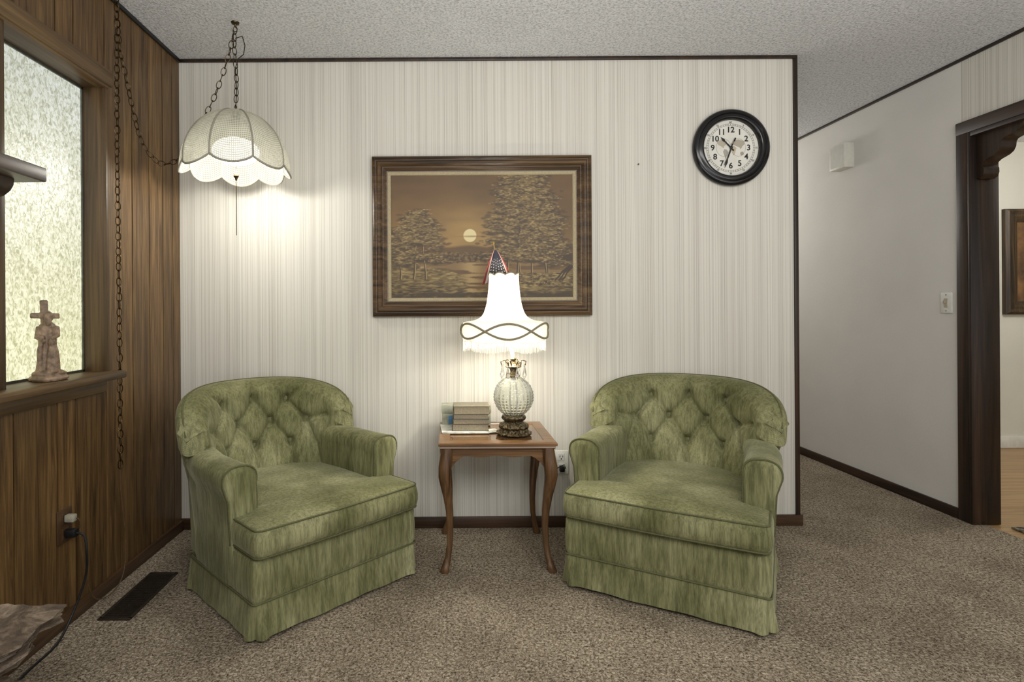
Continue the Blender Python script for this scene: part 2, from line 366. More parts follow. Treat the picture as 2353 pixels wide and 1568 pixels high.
# ================================================================== ARMCHAIR
def armchair(loc,rz):
    E=empty('armchair',loc,'','armchair',rz)
    m=MB(); m.lathe([(.02,0),(.22,0),(.225,.008),(.21,.02),(.05,.028),(.045,.10)],32,cap0=True,cap1=True,M=Matrix.Translation((0,.32,0)))
    for a in range(4):
        R=Matrix.Translation((0,.32,0))@Matrix.Rotation(pi/4+a*pi/2,4,'Z'); m.box(.02,.27,-.02,.02,.0,.03,.006,M=R)
    m.build('swivel_base',BLACKM,parent=E)
    def rr(hx,y0,y1,rad,n=40,z=0):
        pts=[]; cs=[(hx-rad,y0+rad,-pi/2),(hx-rad,y1-rad,0),(-hx+rad,y1-rad,pi/2),(-hx+rad,y0+rad,pi)]
        for ci,(cx,cy,a0) in enumerate(cs):
            for k in range(7): 
                a=a0+pi/2*k/6; pts.append((cx+rad*math.cos(a),cy+rad*math.sin(a),math.cos(a),math.sin(a)))
            nx=cs[(ci+1)%4]; a1=a0+pi/2
            p0=(cx+rad*math.cos(a1),cy+rad*math.sin(a1)); p1=(nx[0]+rad*math.cos(nx[2]),nx[1]+rad*math.sin(nx[2]))
            for k in range(1,n):
                t=k/n; pts.append((p0[0]+(p1[0]-p0[0])*t,p0[1]+(p1[1]-p0[1])*t,math.cos(a1),math.sin(a1)))
        return pts
    base=rr(.353,.004,.56,.014,90); loops=[]
    for ti in range(9):
        t=ti/8; z=.132-(.132-.014)*t; l=[]
        for (x,y,nx,ny) in base:
            dc=min(math.hypot(abs(x)-.353,y-.004),math.hypot(abs(x)-.353,y-.56))
            o=.010*t+ .0016*math.sin(x*45+y*47)*t - .026*t*math.exp(-(dc/.010)**2)+.012*t*math.exp(-((dc-.03)/.016)**2)
            l.append((x+nx*o,y+ny*o,z+.002*math.sin(x*20+y*13)*t))
        loops.append(l)
    m=MB(); m.loft(loops,True,False,False)
    inner=[[(x*.985,.3+(y-.3)*.98,z) for (x,y,z) in l] for l in loops[::-1]]
    m.loft([loops[-1]]+inner,True,False,False)
    m.tube([(x+nx*.002,y+ny*.002,.130) for x,y,nx,ny in base],.0036,6,True,1)
    m.build('skirt',[VEL,WELT],parent=E,ang=60)
    m=MB(); loops=[]
    for z,o in ((.126,-.01),(.13,0),(.155,.005),(.205,.006),(.262,.003),(.275,-.006)):
        loops.append([(x*(1)+nx*o,y+ny*o,z) for x,y,nx,ny in rr(.351,.006,.50,.018,20)])
    m.loft(loops); m.tube([(x,y,.276) for x,y,nx,ny in rr(.348,.008,.24,.016,20)],.0035,6,True,1)
    m.build('front_rail',[VEL,WELT],parent=E)
    # body shell, U plan
    path=[(-.316,.20+i*.027,-1,0) for i in range(10)]
    for i in range(1,24):
        a=pi-pi*i/24; path.append((.316*math.cos(a),.445+.20*math.sin(a),math.cos(a),math.sin(a)))
    path+= [(.316,.443-i*.027,1,0) for i in range(10)]
    loops=[]
    for x,y,nx,ny in path:
        back=max(0,(y-.445)/.20); sec=[(-.036,.13),(.034,.13),(.038,.25),(.042,.38),(.045,.46),(.036,.50),(.02,.51),(-.02,.51),(-.034,.48)]
        loops.append([(x+nx*o,y+ny*o+.17*min(1,back*1.5)*(z-.13)/.38+.03*ss(.4,.5,y)*(z-.13)/.38,z) for o,z in sec])
    MB().loft(loops).build('body',VEL,parent=E,ang=60)
    # seat cushion, T plan
    def arcp(cx,cy,r,a0,a1,n=6): return [(cx+r*math.cos(a0+(a1-a0)*k/n),cy+r*math.sin(a0+(a1-a0)*k/n)) for k in range(n+1)]
    def seg(p,q,n): return [(p[0]+(q[0]-p[0])*k/n,p[1]+(q[1]-p[1])*k/n) for k in range(1,n)]
    c1=arcp(.326,.010,.024,-pi/2,0); c2=arcp(.334,.160,.016,0,pi/2,4); c3=[(.279,.176)]; c4=arcp(.222,.65,.04,0,pi/2)
    half=seg((0,-.014),c1[0],14)+c1+seg(c1[-1],c2[0],7)+c2+seg(c2[-1],c3[0],3)+[(.272,.182)]+seg((.268,.192),c4[0],16)+c4+seg(c4[-1],(0,.69),8)
    out=[(0,-.014)]+half+[(0,.69)]+[(-x,y) for x,y in half[::-1]]
    out=[(x,y-.010*(1-(x/.35)**2) if y<.0 else y) for x,y in out]
    C=(0,.15)
    nrm=[]
    for i in range(len(out)):
        p,q=out[i-1],out[(i+1)%len(out)]; dx,dy=q[0]-p[0],q[1]-p[1]; d=math.hypot(dx,dy) or 1; nrm.append((dy/d,-dx/d))
    m=MB(); loops=[]
    for z,o in ((.275,-.07),(.276,-.02),(.283,-.002),(.295,.006),(.315,.010),(.335,.010),(.352,.007),(.366,.003),(.374,-.003)):
        loops.append([(p[0]+n[0]*o,p[1]+n[1]*o,z) for p,n in zip(out,nrm)])
    for k in (.985,.96,.92,.86,.78,.68,.56,.42,.28,.14,.04):
        l=[]
        for p in out:
            x=C[0]+(p[0]-C[0])*k; y=C[1]+(p[1]-C[1])*k
            zz=.375+.020*(1-k**3)**.8*(1-.3*ss(.2,.6,y))+.0022*math.sin(x*22+1)*math.sin(y*18)*(1-k)
            l.append((x,y,zz))
        loops.append(l)
    m.loft(loops)
    for z,o in ((.374,.000),(.284,.001)): m.tube([(p[0]+n[0]*o,p[1]+n[1]*o,z) for p,n in zip(out,nrm)],.0036,6,True,1)
    m.build('seat_cushion',[VEL,WELT],parent=E,ang=70)
    # arms
    for sg in (-1,1):
        sec=[(.266,.285),(.262,.36),(.261,.43)]
        for k in range(21):
            a=math.radians(198-k*(224/20)); ca,sa=math.cos(a),math.sin(a)
            q=.82
            sec.append((.324+.063*math.copysign(abs(ca)**q,ca),.500+.052*math.copysign(abs(sa)**q,sa)))
        sec+= [(.368,.43),(.360,.28),(.355,.135),(.30,.135),(.285,.2)]
        cx,cz=.318,.40
        def S(k,y,dz=0): return [(sg*(cx+(x-cx)*k),y,cz+(z-cz)*k+dz) for x,z in sec]
        y0=.172
        loops=[S(.55,y0-.018),S(.80,y0-.016),S(.93,y0-.011),S(.98,y0-.005),S(1,y0+.006)]
        for i in range(1,13): 
            y=y0+.006+i*.034; dz=-.003*math.sin(i/11*pi)
            loops.append([(sg*(x-.02*ss(.38,.58,y)*1),yy,z) for (x0,yy,z),(x,_) in zip(S(1,y,dz),sec)])
        m=MB(); m.loft(loops)
        cap=[(x*1,y0-.006,z) for x,y,z in S(.988,0)][:-3]
        m.tube(cap,.0036,6,False,1)
        m.build('armrest',[VEL,WELT],parent=E,ang=60)
    # backrest
    UM=.50; nu,nz=210,130
    def ztop(s): return .605+.165*(max(0,1-abs(s)**3.2))**(1/2.4)
    def zbot(s): return .30+.235*ss(.66,.97,abs(s))
    ol=[]
    for i in range(241):
        s=-1+2*i/240; ol.append((s*UM,ztop(s)))
    for i in range(241):
        s=1-2*i/240; ol.append((s*UM,zbot(s)))
    for i in range(9): ol.append((-UM,zbot(1)+(ztop(1)-zbot(1))*i/8)); ol.append((UM,zbot(1)+(ztop(1)-zbot(1))*i/8))
    OL=np.array(ol)
    buttons=[(-.188,.674),(.003,.680),(.186,.672),(-.284,.578),(-.096,.582),(.095,.579),(.282,.580),(-.188,.476),(0,.473),(.187,.477)]
    segs=[]
    T,Mi,B=buttons[:3],buttons[3:7],buttons[7:]
    for i in range(3):
        segs+= [(T[i],Mi[i]),(T[i],Mi[i+1]),(B[i],Mi[i]),(B[i],Mi[i+1]),(B[i],(B[i][0]*1.02,.30)),(T[i],(T[i][0]*1.25,.80))]
    segs+= [(Mi[0],(-.40,.60)),(Mi[3],(.40,.60)),(Mi[0],(-.36,.40)),(Mi[3],(.36,.40)),(T[0],(-.33,.76)),(T[2],(.33,.76))]
    def frame(u,z,d):
        R=.392*(1+.30*(z-.45)); a=u/R
        cy=.768-R*(1-math.cos(a))*1.10+.20*(z-.45)
        return Vector((R*math.sin(a)+math.sin(a)*d,cy+math.cos(a)*d,z)),a
    def dseg(p,a,b):
        ax,ay=a;bx,by=b; dx,dy=bx-ax,by-ay; t=((p[0]-ax)*dx+(p[1]-ay)*dy)/(dx*dx+dy*dy); t=min(1,max(0,t))
        return math.hypot(p[0]-ax-dx*t,p[1]-ay-dy*t),t
    def disp(u,z,e,front):
        rr_=.065 if front else .04; q=min(e/rr_,1); prof=math.sqrt(max(0,1-(1-q)**2))
        if not front: return .032*prof
        d=.088*prof
        fade=ss(.012,.05,e)
        cr=0
        for a,b in segs:
            ds,t=dseg((u,z),a,b); cr=max(cr,math.exp(-(math.sqrt(ds*ds+.00001)-.003)/.014)*(1-.30*math.sin(pi*t)))
        bt=min(math.hypot(u-a,z-b) for a,b in buttons)
        d-= fade*(.027*cr+.030*math.exp(-(bt/.021)**2)) - fade*.0015*math.sin(u*31+z*17)
        return d
    def samp(k,n):
        t=k/n; return t*.6+(.5-.5*math.cos(pi*t))*.4
    fr=[];bk_=[]
    for i in range(nu+1):
        s=-1+2*samp(i,nu); u=s*UM; z0,z1=zbot(s),ztop(s); cf=[];cb=[]
        for j in range(nz+1):
            z=z0+(z1-z0)*samp(j,nz)
            e=0 if (i in(0,nu) or j in (0,nz)) else float(np.sqrt(((OL-np.array((u,z)))**2).sum(1).min()))
            cf.append(frame(u,z,-disp(u,z,e,True))[0]); cb.append(frame(u,z,disp(u,z,e,False))[0])
        fr.append(cf); bk_.append(cb)
    m=MB(); m.loft(fr,False,False,False); m.loft(bk_,False,False,False)
    wp=[frame((-1+2*i/80)*UM,ztop(-1+2*i/80),0)[0] for i in range(81)]
    m.tube(wp,.0036,6,False,1)
    bo=m.build('backrest',[VEL,WELT],parent=E,doubles=.0003,ang=75)
    mx=max(v for c in bk_ for v in [(Matrix.Rotation(math.radians(45),4,'Z')@p).y for p in c])
    for (u,z) in buttons:
        p,a=frame(u,z,-disp(u,z,.2,True)-.005)
        mb=MB(); mb.sphere((0,0,0),(.0135,.007,.0135),14,8)
        mb.build('button',VEL,loc=p,parent=bo,rot=(0,0,-a))
    return E,mx
A,mx=armchair((-.388,-.742,0),math.radians(45))
A.location.y=min(-.736,-.006-mx)
def copy_tree(o,parent=None):
    c=o.copy(); bpy.context.collection.objects.link(c)
    if parent: c.parent=parent
    for ch in list(o.children): copy_tree(ch,c)
    return c
A2=copy_tree(A); A2.location=(.755,-.785,0); A2.rotation_euler=(0,0,math.radians(-31))
for o,l in ((A,'olive green velvet tufted swivel armchair beside the panelled wall'),(A2,'olive green velvet tufted swivel armchair below the round clock')):
    tag(o,l,'armchair','matching green velvet armchairs')
# ================================================================== SIDE TABLE
TZ=.542
E=empty('side_table',(.202,-.277,0),'carved cherry wood side table with curved legs and glass inset','side table')
hw,hd=.247,.222
def ring(m,hw,hd,prof,mi=0,axis='Z',M=None):
    loops=[]
    for ins,z in prof:
        a,b=hw-ins,hd-ins
        loops.append([(-a,-b,z),(a,-b,z),(a,b,z),(-a,b,z)])
    return m.loft(loops,True,False,False,mi,M)
m=MB(); ring(m,hw,hd,[(.06,TZ-.022),(.012,TZ-.030),(.006,TZ-.024),(.008,TZ-.018),(.0,TZ-.014),(0,TZ-.005),(.004,TZ-.001),(.010,TZ),(.048,TZ),(.050,TZ-.002),(.052,TZ-.006),(.06,TZ-.008),(.06,TZ-.022)])
top=m.build('table_top',TABW,parent=E,ang=25)
m=MB(); m.box(-hw+.05,hw-.05,-hd+.05,hd-.05,TZ-.012,TZ-.004)
m.build('glass_inset',simple('smoked_glass',(104,76,48),.06,bump=0),parent=E,smooth=False)
m=MB()
for (ax,half,off) in (('X',hw-.035,hd-.03),('Y',hd-.03,hw-.035)):
    pts=[]; n=24
    for k in range(n+1):
        t=-1+2*k/n; x=t*half; q=(1-abs(t))*half/ .085
        zb=.480-.072*(1-min(1,q))**2 +.003*math.cos(t*pi*3)
        pts.append((x,zb))
    pts=[(-half,TZ-.025)]+pts+[(half,TZ-.025)]
    for sg in (-1,1):
        if ax=='X': m.poly(pts,'Y',sg*off-.009,sg*off+.009)
        else: m.poly(pts,'X',sg*off-.009,sg*off+.009)
m.build('apron',TABW,parent=E,ang=30)
for sx in (-1,1):
    for sy in (-1,1):
        cx,cy=sx*(hw-.036),sy*(hd-.031); loops=[]
        for z,o,h in ((.516,0,.024),(.47,.004,.026),(.44,.009,.0265),(.40,.011,.025),(.36,.006,.022),(.31,-.002,.0185),(.25,-.009,.0155),(.18,-.012,.013),(.11,-.009,.012),(.06,-.002,.0125),(.025,.008,.0155),(.008,.013,.018),(0,.013,.016)):
            x,y=cx+sx*o,cy+sy*o; b=h*.45
            l=[]
            for qx,qy in ((1,1),(-1,1),(-1,-1),(1,-1)):
                for (dx,dy) in (((h,h-b),(h-b,h)) if qx*qy>0 else ((h-b,h),(h,h-b))):
                    l.append((x+qx*dx,y+qy*dy,z))
            loops.append(l)
        MB().loft(loops).build('leg',TABWZ,parent=E,ang=50)
# ================================================================== TABLE LAMP
LX,LY=.286,-.34
E=empty('table_lamp',(LX,LY,TZ),'lit table lamp with fringed bell shade and hobnail glass globe','table lamp')
m=MB(); m.lathe([(.03,0),(.068,0),(.076,.006),(.076,.010),(.062,.016),(.058,.026),(.064,.036),(.060,.046),(.046,.054),(.040,.060),(.050,.068),(.054,.076),(.05,.084),(.03,.088)],64,cap0=True,cap1=True,mod=lambda a,z:1+.07*math.sin(a*12)*(1 if z<.05 else .4))
for k in range(4):
    a=pi/4+k*pi/2; m.sphere((.066*math.cos(a),.066*math.sin(a),.010),(.014,.014,.010))
m.build('lamp_base',BRONZE,parent=E)
def hob(a,z):
    return 1+.055*abs(math.sin(a*13))*abs(math.sin(z*240))
pr=[]
for i in range(73):
    ph=-pi/2*.86+(pi/2*.86*2)*i/72; pr.append((.085*math.cos(ph),.168+.091*math.sin(ph)))
m=MB(); m.lathe(pr,208,cap0=True,cap1=True,mod=hob); m.lathe([(r*.94,.168+(z-.168)*.95) for r,z in pr][::-1],48,cap0=True,cap1=True); m.build('glass_globe',GLOBE,parent=E,fixn=False)
m=MB(); m.tube([(0,0,.086),(0,0,.252)],.010,10); m.build('globe_rod',WHITEP,parent=E)
m=MB(); m.lathe([(.026,.254),(.030,.259),(.020,.264),(.013,.275),(.016,.290),(.032,.296),(.036,.300),(.030,.305),(.015,.312),(.010,.325),(.015,.333),(.010,.34)],24,cap0=True,cap1=True,mod=lambda a,z:1+.06*math.sin(a*8))
for k in range(6):
    a=k*pi/3; m.tube([(.015*math.cos(a),.015*math.sin(a),.30),(.038*math.cos(a),.038*math.sin(a),.328),(.056*math.cos(a),.056*math.sin(a),.322),(.052*math.cos(a),.052*math.sin(a),.305)],.0028,6)
m.build('lamp_collar',BRONZE,parent=E)
for k in range(8):
    a=k*pi/4+.2; x,y=.053*math.cos(a),.053*math.sin(a)
    m=MB(); m.lathe([(.001,0),(.007,-.028),(.0095,-.038),(.006,-.047),(.001,-.052)],6,cap0=True,cap1=True); m.sphere((0,0,.004),.004,8,5)
    m.build('crystal_drop',CRYSTAL,loc=(x,y,.300),parent=E,smooth=False)
OX=-.040
m=MB(); m.tube([(0,0,.335),(-.006,0,.37),(-.018,0,.42),(-.03,0,.46)],.009,12); m.build('lamp_stem',WHITEP,parent=E)
m=MB(); m.lathe([(.008,.45),(.013,.46),(.015,.48),(.026,.51),(.03,.535),(.024,.56),(.008,.575)],20,cap0=True,cap1=True,M=Matrix.Translation((OX,0,0))); m.build('bulb',BULB,parent=E)
SM=Matrix.Translation((OX,0,0))@Matrix.Diagonal((.96,.96,1,1))
prof=[(.070,.712),(.0695,.695),(.070,.67),(.072,.64),(.0755,.61),(.080,.58),(.087,.555),(.095,.535),(.106,.52),(.122,.509),(.146,.502),(.172,.499),(.190,.494),(.195,.478),(.194,.45),(.191,.43),(.188,.418)]
def shm(a,z):
    c=abs(math.sin(a*4)); return 1-.10*(1-c)**2*(1 if z>.51 else .3)
m=MB(); loops=[]
for i,(r,z) in enumerate(prof):
    l=[]
    for j in range(192):
        a=2*pi*j/192; zz=z
        if i<2: zz=z-.010*(1-abs(math.sin(a*4)))
        if i>=14: zz=z-.010*abs(math.cos(a*3))
        rr_=r*shm(a,z)*(1+.006*math.sin(a*48)); l.append((rr_*math.cos(a),rr_*math.sin(a),zz))
    loops.append(l)
m.loft(loops,True,False,False,M=SM)
sh=m.build('lamp_shade',SHADE,parent=E,ang=80,fixn=False)
for sg in (-1,1):
    m=MB(); m.tube([((.199)*math.cos(a),(.199)*math.sin(a),.460+sg*.032*math.cos(3*a+pi/2+pi)) for a in [2*pi*j/120 for j in range(120)]],.0045,6,True,M=SM)
    m.build('wavy_cord',CORD,parent=sh)
m=MB()
m.tube([(.0715*shm(a,.7)*math.cos(a),.0715*shm(a,.7)*math.sin(a),.712-.010*(1-abs(math.sin(a*4)))) for a in [2*pi*j/96 for j in range(96)]],.0025,6,True,M=SM)
m.build('top_cord',CORD,parent=sh)
m=MB()
for j in range(260):
    a=2*pi*j/260; r=.189; zt=.412-.010*abs(math.cos(a*3)); ln=.045+random.uniform(-.003,.003); da=.0075
    r2=r-.002+random.uniform(-.003,.003)
    m.add([(r*math.cos(a),r*math.sin(a),zt+.01),(r*math.cos(a+da*2.4),r*math.sin(a+da*2.4),zt+.01),(r2*math.cos(a+da*2.1),r2*math.sin(a+da*2.1),zt-ln+.012),(r2*math.cos(a+.003),r2*math.sin(a+.003),zt-ln+.012)],[(0,1,2,3)],M=SM)
fo=m.build('fringe',SHADE,parent=sh,fixn=False); fo['kind']='stuff'
def light(name,kind,loc,e,col,r=.04,rot=None,size=None):
    l=bpy.data.lights.new(name,kind); l.energy=e; l.color=col
    if kind=='AREA': l.shape='RECTANGLE'; l.size,l.size_y=size
    else: l.shadow_soft_size=r
    o=bpy.data.objects.new(name,l); bpy.context.collection.objects.link(o); o.location=loc
    if rot: o.rotation_euler=rot
    return o
WARM=(1,.965,.89)
light('lamp_light','POINT',(LX+OX,LY,TZ+.60),5,WARM,.03)
light('lamp_light_low','POINT',(LX+OX,LY,TZ+.44),9,WARM,.03)
# ================================================================== FLAG
pts_st=(Vector((.252,-.243,1.13)),Vector((.210,-.252,1.392)))
E=empty('small_flag',pts_st[0],'small american stick flag standing behind the lamp shade','flag')
o=pts_st[0]
m=MB(); m.tube([(0,0,0),pts_st[1]-o],.003,8); m.build('flag_stick',simple('flag_stick_wood',(140,110,60),.5),parent=E)
m=MB(); m.lathe([(.001,.016),(.004,.010),(.0045,.005),(.003,0)],10,cap0=True,cap1=True,M=Matrix.Translation(pts_st[1]-o)); m.build('finial',simple('gold_tip',(160,130,62),.4,.6),parent=E)
RED,WHT,BLU=lin((104,20,26)),lin((150,146,138)),lin((10,11,28))
m=MB(); na,nb=72,54; ap=pts_st[1]-o+Vector((.006,-.004,-.026))
def fp(a,b):
    s=a*2-1; wv=.007*math.sin(a*14+b*2)*b
    return (ap.x+(s*.074+.014)*(.08+.92*b**.8), ap.y+wv, ap.z-.130*b-.03*b*abs(s))
vs=[fp(i/na,j/nb) for i in range(na+1) for j in range(nb+1)]
for i in range(na):
    for j in range(nb):
        a,b=(i+.5)/na,(j+.5)/nb
        c=RED if int(a*13)%2==0 else WHT
        if .16<a<.84 and b<.86:
            c=BLU
            gx=((a-.16)/.68*6)%1; gy=((b-.30)/.56*6+ (int((a-.16)/.68*6)%2)*.5)%1
            if b>.30 and abs(gx-.5)<.16 and abs(gy-.5)<.20: c=WHT
        m.add([vs[i*(nb+1)+j],vs[(i+1)*(nb+1)+j],vs[(i+1)*(nb+1)+j+1],vs[i*(nb+1)+j+1]],[(0,1,2,3)],col=c)
m.build('flag_cloth',colmat('flag_fabric',.8,.1),parent=E,doubles=.00001,fixn=False)
# ================================================================== BOOKS, BOX, PAPERS on table
m=MB(); m.box(-.105,.105,-.09,.09,0,.0035,.001); m.box(-.112,.10,-.085,.088,.0035,.007,.001,M=Matrix.Rotation(.06,4,'Z'))
tag(m.build('magazine',simple('magazine_paper',(205,203,192),.5),loc=(.075,-.235,TZ)),'thin white magazines lying under the paperbacks','magazine')
zz=TZ+.0073
bcol=[(72,64,52),(116,110,94),(66,64,58),(100,94,78)]
bks=[(.030,.165,.115,0),(.021,.162,.112,.03),(.022,.160,.110,-.02),(.036,.163,.112,.015)]
PAGE=simple('page_edges',(142,133,112),.9,scale=300,bump=.5)
for i,(t,wd,dp,r) in enumerate(bks):
    E=empty('book',(.096+.002*i,-.245,zz),['thick brown paperback at the bottom of the stack','tan paperback with worn cover in the stack','dark grey paperback in the stack','thick tan-brown paperback on top of the stack'][i],'book',r,'paperbacks stacked on the side table')
    m=MB(); m.box(-wd/2+.003,wd/2-.003,-dp/2+.002,dp/2-.003,.0015,t-.0015); m.build('pages',PAGE,parent=E,smooth=False)
    m=MB(); m.box(-wd/2,wd/2,-dp/2,dp/2,0,.0018); m.box(-wd/2,wd/2,-dp/2,dp/2,t-.0018,t); m.box(-wd/2,wd/2,dp/2-.002,dp/2,0,t)
    m.build('cover',simple('book_cover_%d'%i,bcol[i],.5,bump=0),parent=E,smooth=False)
    zz+=t+.0004
m=MB(); m.box(-.115,.115,-.035,.035,0,.095,.003); m.box(-.117,.117,-.037,.037,.060,.10,.003); m.box(-.085,-.06,-.0372,-.034,.01,.05,m=1)
tag(m.build('card_box',[simple('pale_cardboard',(150,152,134),.6),simple('blue_print',(70,120,160),.5)],loc=(.083,-.125,TZ)),'pale lidded cardboard box with blue label behind the books','box')
tag(MB().box(-.03,.03,-.035,.035,0,.002,.0005).build('paper_card',simple('card_paper',(228,226,216),.6),loc=(.195,-.20-.07,TZ+.0002),rot=(0,0,.3)),'white paper card beside the lamp base','card')
# ================================================================== FRAMED PAINTING
def vnoise(W,H_,cx,cy):
    g=np.random.rand(cy+1,cx+1); xs=np.linspace(0,cx,W); ys=np.linspace(0,cy,H_)
    xi=np.minimum(xs.astype(int),cx-1); yi=np.minimum(ys.astype(int),cy-1); fx=xs-xi; fy=ys-yi
    fx=fx*fx*(3-2*fx); fy=fy*fy*(3-2*fy)
    a=g[yi][:,xi]; b=g[yi][:,xi+1]; c=g[yi+1][:,xi]; d=g[yi+1][:,xi+1]
    return (a*(1-fx)+b*fx)*(1-fy)[:,None]+(c*(1-fx)+d*fx)*fy[:,None]
def painting_img():
    W,Hh=520,350; asp=W/Hh
    u=np.linspace(0,1,W)[None,:].repeat(Hh,0); v=np.linspace(0,1,Hh)[:,None].repeat(W,1)
    g=np.exp(-((u-.434)**2/.05+(v-.48)**2/.05))[...,None]
    top=np.array((88,64,32.)); mid=np.array((110,84,44.)); gl=np.array((156,126,72.))
    img=top+(mid-top)*np.clip(v*1.6,0,1)[...,None]; img=img+(gl-img)*g*.85
    img*= (.9+.22*(.6*vnoise(W,Hh,4,7)+.4*vnoise(W,Hh,12,22)))[...,None]
    def blend(al,c): 
        nonlocal img
        img=img*(1-al[...,None])+np.array(c,float)*al[...,None]
    rd=np.hypot((u-.434)*asp,(v-.493))
    blend(np.clip((.056-rd)/.006,0,1),(208,194,146))
    blend(np.exp(-((v-.50)/.006)**2)*np.exp(-((u-.45)/.07)**2)*.6,(104,76,40))
    ridge=.60-.05*vnoise(W,Hh,7,1)-.03*np.clip((np.abs(u-.43)-.1)*3,0,1)
    blend(np.clip((v-ridge)/.02,0,1)*.75,(74,54,28))
    ridge2=.665-.03*vnoise(W,Hh,16,1)
    blend(np.clip((v-ridge2)/.01,0,1)*.8,(54,40,22))
    wm=np.clip((v-.70)/.02,0,1); blend(wm*.95,(104,80,46))
    wv=vnoise(W,Hh,8,60); blend(wm*(wv>.55)*.35,(146,120,78)); blend(wm*(wv<.3)*.4,(68,50,28))
    blend(wm*np.exp(-((u-.44)/.05)**2)*(wv>.4)*.6,(178,154,106))
    def splat(cu,cv,a,b,c,al=.8):
        nonlocal img
        x0,x1=int(max(0,(cu-2*a)*W)),int(min(W,(cu+2*a)*W+1)); y0,y1=int(max(0,(cv-2*b)*Hh)),int(min(Hh,(cv+2*b)*Hh+1))
        if x1<=x0 or y1<=y0: return
        U=u[y0:y1,x0:x1];V=v[y0:y1,x0:x1]
        k=np.clip(1.7*np.exp(-(((U-cu)/a)**2+((V-cv)/b)**2)*1.3)-.25,0,1)*al
        img[y0:y1,x0:x1]=img[y0:y1,x0:x1]*(1-k[...,None])+np.array(c,float)*k[...,None]
    R=random.Random(3)
    for _ in range(320):
        splat(R.uniform(.2,.62),R.uniform(.63,.71),R.uniform(.005,.012),R.uniform(.005,.014),[(60,44,24),(98,78,46),(128,106,66)][R.randrange(3)],.6)
    def bank(f,n,u0,u1):
        for _ in range(n):
            cu=R.uniform(u0,u1); vt=f(cu)
            if vt>.99: continue
            t=R.random()**.8; cv=vt+(1.0-vt)*t
            c=[(46,36,17),(72,58,30),(102,84,46),(132,112,68),(156,138,90)][min(4,int(R.random()*3.2+(1-t)*1.6))]
            splat(cu,cv,R.uniform(.010,.028),R.uniform(.003,.009),c,.75)
    bank(lambda x:.74+.30*max(0,x-.18)+.5*max(0,x-.34),1500,0,.40)
    bank(lambda x:.93-.45*max(0,x-.62) if x<.9 else .80,1500,.50,1.0)
    for _ in range(250): splat(R.uniform(.0,1),R.uniform(.96,1.0),.02,.01,(56,42,22),.6)
    def trunk(x0,y0,x1,y1,w,c):
        for k in range(60):
            t=k/59; splat(x0+(x1-x0)*t+.003*math.sin(t*9),y0+(y1-y0)*t,w*(.4+.6*t),.012,c,.9)
    def tree(cx,v0,v1,wd,n,trk=1):
        for q in range(trk):
            ox=(q-(trk-1)/2)*wd*.5; trunk(cx+ox*.4,v0+.05,cx+ox,v1,.006,(48,36,18)); trunk(cx+ox*.4+.004,v0+.15,cx+ox+.004,v1,.003,(150,128,80))
        cl=[]
        for k in range(int(n/24)):
            t=R.random()**.9; w=wd*(.25+.75*min(1,t*1.35)); cl.append((cx+R.uniform(-w,w),v0+(v1-v0)*.80*t))
        cl.sort(key=lambda p:p[1])
        for (x,y) in cl:
            for _ in range(9): splat(x+R.gauss(0,.026),y+R.gauss(.010,.010),R.uniform(.014,.028),R.uniform(.007,.013),(60,46,25),.5)
            for _ in range(22):
                c=[(92,73,40),(116,95,56),(142,120,76),(104,86,48),(164,142,96)][R.randrange(5)]
                dx=R.gauss(0,.026); splat(x+dx,y-.008+R.gauss(0,.007)+abs(dx)*.35,R.uniform(.006,.012),R.uniform(.003,.006),c,.6)
    tree(.05,.42,.84,.10,1300); tree(.155,.27,.84,.13,2400,2)
    tree(.86,.18,.86,.10,1700); tree(.67,.0,.86,.14,3300,2); tree(.77,-.03,.88,.17,4800,3)
    for _ in range(700):
        cu=R.uniform(.55,1.0); splat(cu,R.uniform(.80,.90),R.uniform(.007,.016),R.uniform(.003,.008),[(50,38,19),(100,82,44),(146,126,82)][R.randrange(3)],.7)
    for k in range(3): trunk(.90+.02*k,.86,.98+.01*k,.74,.003,(52,38,18))
    return np.clip(img,0,255),W,Hh
PX0,PX1,PZ0,PZ1=-.376,.718,1.061,1.860
cx_,cz_=(PX0+PX1)/2,(PZ0+PZ1)/2; pw,ph=(PX1-PX0)/2,(PZ1-PZ0)/2
E=empty('framed_painting',(cx_,0,cz_),'sepia moonlit forest river landscape painting in carved walnut frame','painting')
RX=Matrix.Rotation(pi/2,4,'X')   # local z -> -y (out of the wall)
m=MB(); ring(m,pw,ph,[(0,0),(0,.026),(.004,.032),(.012,.036),(.018,.031),(.022,.031),(.030,.038),(.040,.040),(.048,.034),(.052,.028),(.056,.028),(.062,.024),(.072,.018),(.078,.017),(.078,0)],M=RX)
m.build('frame',FRW,parent=E,ang=20)
m=MB(); ring(m,pw-.076,ph-.076,[(0,.0),(0,.018),(.003,.020),(.014,.016),(.017,.012),(.017,.0)],M=RX); m.build('liner',CREAM,parent=E,ang=20)
img,W,Hh=painting_img()
iw,ih=pw-.092,ph-.092
xs=np.linspace(-iw,iw,W); zs=np.linspace(ih,-ih,Hh)
co=np.zeros((Hh,W,3)); co[...,0]=xs[None,:]; co[...,1]=-.011; co[...,2]=zs[:,None]
idx=np.arange(W*Hh).reshape(Hh,W)
fs=np.stack([idx[1:,:-1],idx[1:,1:],idx[:-1,1:],idx[:-1,:-1]],-1).reshape(-1,4)
me=bpy.data.meshes.new('canvas'); me.from_pydata(co.reshape(-1,3).tolist(),[],fs.tolist())
s=img/255.; l_=np.where(s<=.04045,s/12.92,((s+.055)/1.055)**2.4); rgba=np.ones((Hh,W,4)); rgba[...,:3]=l_
at=me.color_attributes.new('Col','FLOAT_COLOR','POINT'); at.data.foreach_set('color',rgba.reshape(-1).tolist())
